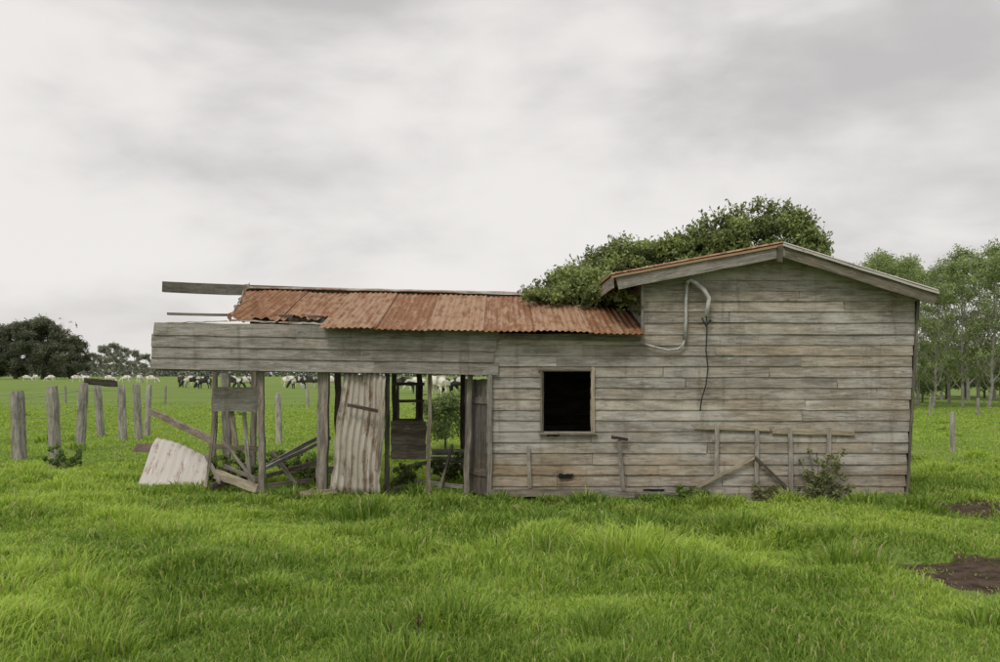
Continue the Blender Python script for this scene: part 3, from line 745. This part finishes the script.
for px,d,w_,h_ in ((247,14.3,.8,.5),(306,14.6,.5,.4),(408,14.0,.7,.35),(228,14.0,.5,.45),(290,15.4,.9,.5),(445,14.9,.6,.45)):
    weed(px,480,d,w_,h_,1000,(.07,.11,.035),(.21,.28,.09),'leafy weed growing inside the open bay')
for px,py in ((388,634),(417,622),(402,645)):
    d=5.6;base=Vector((X(px,d),d,0));e=empty('dock_weed',base,'brown-headed dock weed standing in tall grass','weed','brown dock weeds')
    hh=Z(py,d)+.03;bl=B();bl.tube([base,base+Vector((.01,0,hh))],.003,4);bl.obj('stem',M_bark,e,base)
    v,q,c=leaf_arrays(rng.normal(size=(60,3))*np.array([.008,.008,.022])+np.array([.01,0,hh-.02]),.012,(.08,.05,.03),(.16,.1,.06));np_obj('seed_head',v,q,c,M_leaf,e,n=4)

# ---------- cows ----------
def cow_mesh(grazing):
    V=[];E=[];Rr=[]
    def a(p,r,par=None):
        V.append(p);Rr.append(r)
        if par is not None:E.append((par,len(V)-1))
        return len(V)-1
    mid=a((-.1,0,1.02),.40);rump=a((-.7,0,1.12),.30,mid);ch=a((.5,0,1.04),.37,mid)
    if grazing:
        n1=a((.9,0,.86),.21,ch);n2=a((1.12,0,.52),.15,n1);hd=a((1.24,0,.32),.14,n2);a((1.34,0,.1),.09,hd)
    else:
        n1=a((.88,0,1.25),.21,ch);n2=a((1.1,0,1.42),.15,n1);hd=a((1.25,0,1.42),.14,n2);a((1.5,0,1.28),.09,hd)
    for s in(-1,1): 
        a((V[hd][0]-.05,s*.2,V[hd][2]+.12),.035,hd)
        k=a((.52,s*.2,.75),.13,ch);k=a((.55,s*.2,.42),.07,k);a((.53,s*.2,.02),.055,k)
        k=a((-.68,s*.22,.8),.18,rump);k=a((-.6,s*.22,.62),.11,k);k=a((-.8,s*.22,.4),.065,k);a((-.76,s*.22,.02),.055,k)
    t=a((-1.0,0,1.15),.05,rump);t=a((-1.06,0,.8),.03,t);a((-1.04,0,.45),.04,t)
    me=bpy.data.meshes.new('cow_cage');me.from_pydata(V,E,[]);o=bpy.data.objects.new('cow_cage',me);scene.collection.objects.link(o)
    o.modifiers.new('Skin','SKIN');sd=o.modifiers.new('Sub','SUBSURF');sd.levels=1
    for i,r in enumerate(Rr): me.skin_vertices[0].data[i].radius=(r,r)
    me.skin_vertices[0].data[0].use_root=True
    dg=bpy.context.evaluated_depsgraph_get();nm=bpy.data.meshes.new_from_object(o.evaluated_get(dg))
    bpy.data.objects.remove(o);return nm
def cowmat(name,c0,c1,th):
    m,nt,b,_=newmat(name);tc=nt.nodes.new('ShaderNodeTexCoord');oi=nt.nodes.new('ShaderNodeObjectInfo')
    ad=nt.nodes.new('ShaderNodeVectorMath');nt.links.new(tc.outputs['Object'],ad.inputs[0])
    sc=mathn(nt,'MULTIPLY',oi.outputs['Random'],40);nt.links.new(sc,ad.inputs[1])
    n=noise(nt,ad.outputs[0],1.5,(1,.6,1),1,.4);nt.links.new(mixc(nt,ramp(nt,n,th-.02,th+.02),c0,c1),b.inputs['Base Color']);b.inputs['Roughness'].default_value=.8;return m
CM={'w':cowmat('white_hide',(.70,.66,.58),(.45,.38,.3),.68),'b':cowmat('black_white_hide',(.035,.033,.03),(.55,.53,.49),.56)}
cm={(g_,k):cow_mesh(g_) for g_ in (0,1) for k in 'wb'}
for (g_,k),me in cm.items():
    me.materials.clear();me.materials.append(CM[k]);me.polygons.foreach_set('use_smooth',[True]*len(me.polygons))
cows=[(27,381.2,'w',1,0),(35,381,'w',1,2.6),(50,382,'w',1,3.1),(77,382.5,'w',1,.3),(86,382.2,'w',0,2.8),(110,382.6,'w',1,.1),(126,383,'w',1,3),(152,383.5,'w',1,.2),(140,383,'w',1,1.5),
(181,387.5,'b',0,1.9),(191,387.8,'b',1,3.1),(204,389,'b',1,2.8),(197,386,'w',1,.3),(233,389,'b',1,.2),(245,389.4,'b',1,3.3),(291,388,'w',1,.2),(298,389,'b',1,2.9),(310,389,'b',1,.1),(330,388,'w',1,.2),(374,389,'b',0,.3),(407,393.5,'b',1,.2),(416,391,'w',1,3),(438,395,'w',0,2.2),(446,394,'b',1,.4),(457,394,'b',1,2.9)]
for px,py,k,g_,rot in cows:
    d=1600/(py-374);o=bpy.data.objects.new('cow',cm[(g_,k)]);scene.collection.objects.link(o)
    o.location=(X(px,d),d,0);o.rotation_euler=(0,0,rot);s=R(.92,1.04);o.scale=(s,s,s)
    lab={('w',1):'creamy white cow grazing in the far paddock',('w',0):'creamy white cow standing with head raised',('b',1):'black and white cow grazing in pasture',('b',0):'black and white cow standing with head raised'}[(k,g_)]
    tag(o,lab,'cow','dairy cattle grazing in the paddock')

# ---------- world ----------
w=bpy.data.worlds.new('World');scene.world=w;w.use_nodes=True;nt=w.node_tree;nt.nodes.clear()
out=nt.nodes.new('ShaderNodeOutputWorld');sky=nt.nodes.new('ShaderNodeTexSky');sky.sky_type='NISHITA';sky.sun_disc=False
EL,AZ=math.radians(52),math.radians(205)
sky.sun_elevation=EL;sky.sun_rotation=AZ
b1=nt.nodes.new('ShaderNodeBackground');b1.inputs[1].default_value=.08;nt.links.new(sky.outputs[0],b1.inputs[0])
tc=nt.nodes.new('ShaderNodeTexCoord');gen=tc.outputs['Generated'];s=sepx(nt,gen)
def dn(scale,sc,detail,loc,rough=.5,dist=.3):
    mp=nt.nodes.new('ShaderNodeMapping');mp.inputs['Scale'].default_value=sc;mp.inputs['Location'].default_value=loc;nt.links.new(gen,mp.inputs[0])
    n=nt.nodes.new('ShaderNodeTexNoise');n.inputs['Scale'].default_value=scale;n.inputs['Detail'].default_value=detail;n.inputs['Roughness'].default_value=rough;n.inputs['Distortion'].default_value=dist
    nt.links.new(mp.outputs[0],n.inputs['Vector']);return n.outputs[0]
na=dn(2.4,(.95,.95,2.2),4,(3.2,1.1,.4),.5,.1);nb=dn(6.0,(.9,.9,2.0),6,(8,2,0),.55,.25)
f=mathn(nt,'ADD',mathn(nt,'MULTIPLY',na,.66),mathn(nt,'MULTIPLY',nb,.34))
f=mathn(nt,'SUBTRACT',f,mathn(nt,'MULTIPLY',mathn(nt,'MULTIPLY',ramp(nt,s[0],-.15,.4),ramp(nt,s[2],.14,.34)),.08))
f=mathn(nt,'SUBTRACT',f,mathn(nt,'MULTIPLY',ramp(nt,s[2],.28,.42),.02))
cc=mixc(nt,ramp(nt,f,.32,.57),(.565,.545,.54),(.88,.85,.825))
b2=nt.nodes.new('ShaderNodeBackground');nt.links.new(cc,b2.inputs[0]);b2.inputs[1].default_value=1.0
mx=nt.nodes.new('ShaderNodeMixShader');mx.inputs[0].default_value=.95
nt.links.new(b1.outputs[0],mx.inputs[1]);nt.links.new(b2.outputs[0],mx.inputs[2]);nt.links.new(mx.outputs[0],out.inputs[0])
sun=bpy.data.lights.new('sun','SUN');sun.energy=1.5;sun.angle=math.radians(18);sun.color=(1,.96,.9)
so=bpy.data.objects.new('sun',sun);scene.collection.objects.link(so)
dv=Vector((math.sin(AZ)*math.cos(EL),math.cos(AZ)*math.cos(EL),math.sin(EL)))
so.rotation_euler=dv.to_track_quat('Z','Y').to_euler();so.location=(0,0,30)
# ---------- camera ----------
cam=bpy.data.cameras.new('camera');cam.lens=35;cam.sensor_width=36;cam.shift_y=(HZ-331)/1000;cam.clip_end=6000;cam.clip_start=.05
co=bpy.data.objects.new('camera',cam);scene.collection.objects.link(co);co.location=(0,0,EYE);co.rotation_euler=(math.pi/2,0,0);scene.camera=co
scene.view_settings.view_transform='Standard';scene.view_settings.look='None';scene.view_settings.exposure=0
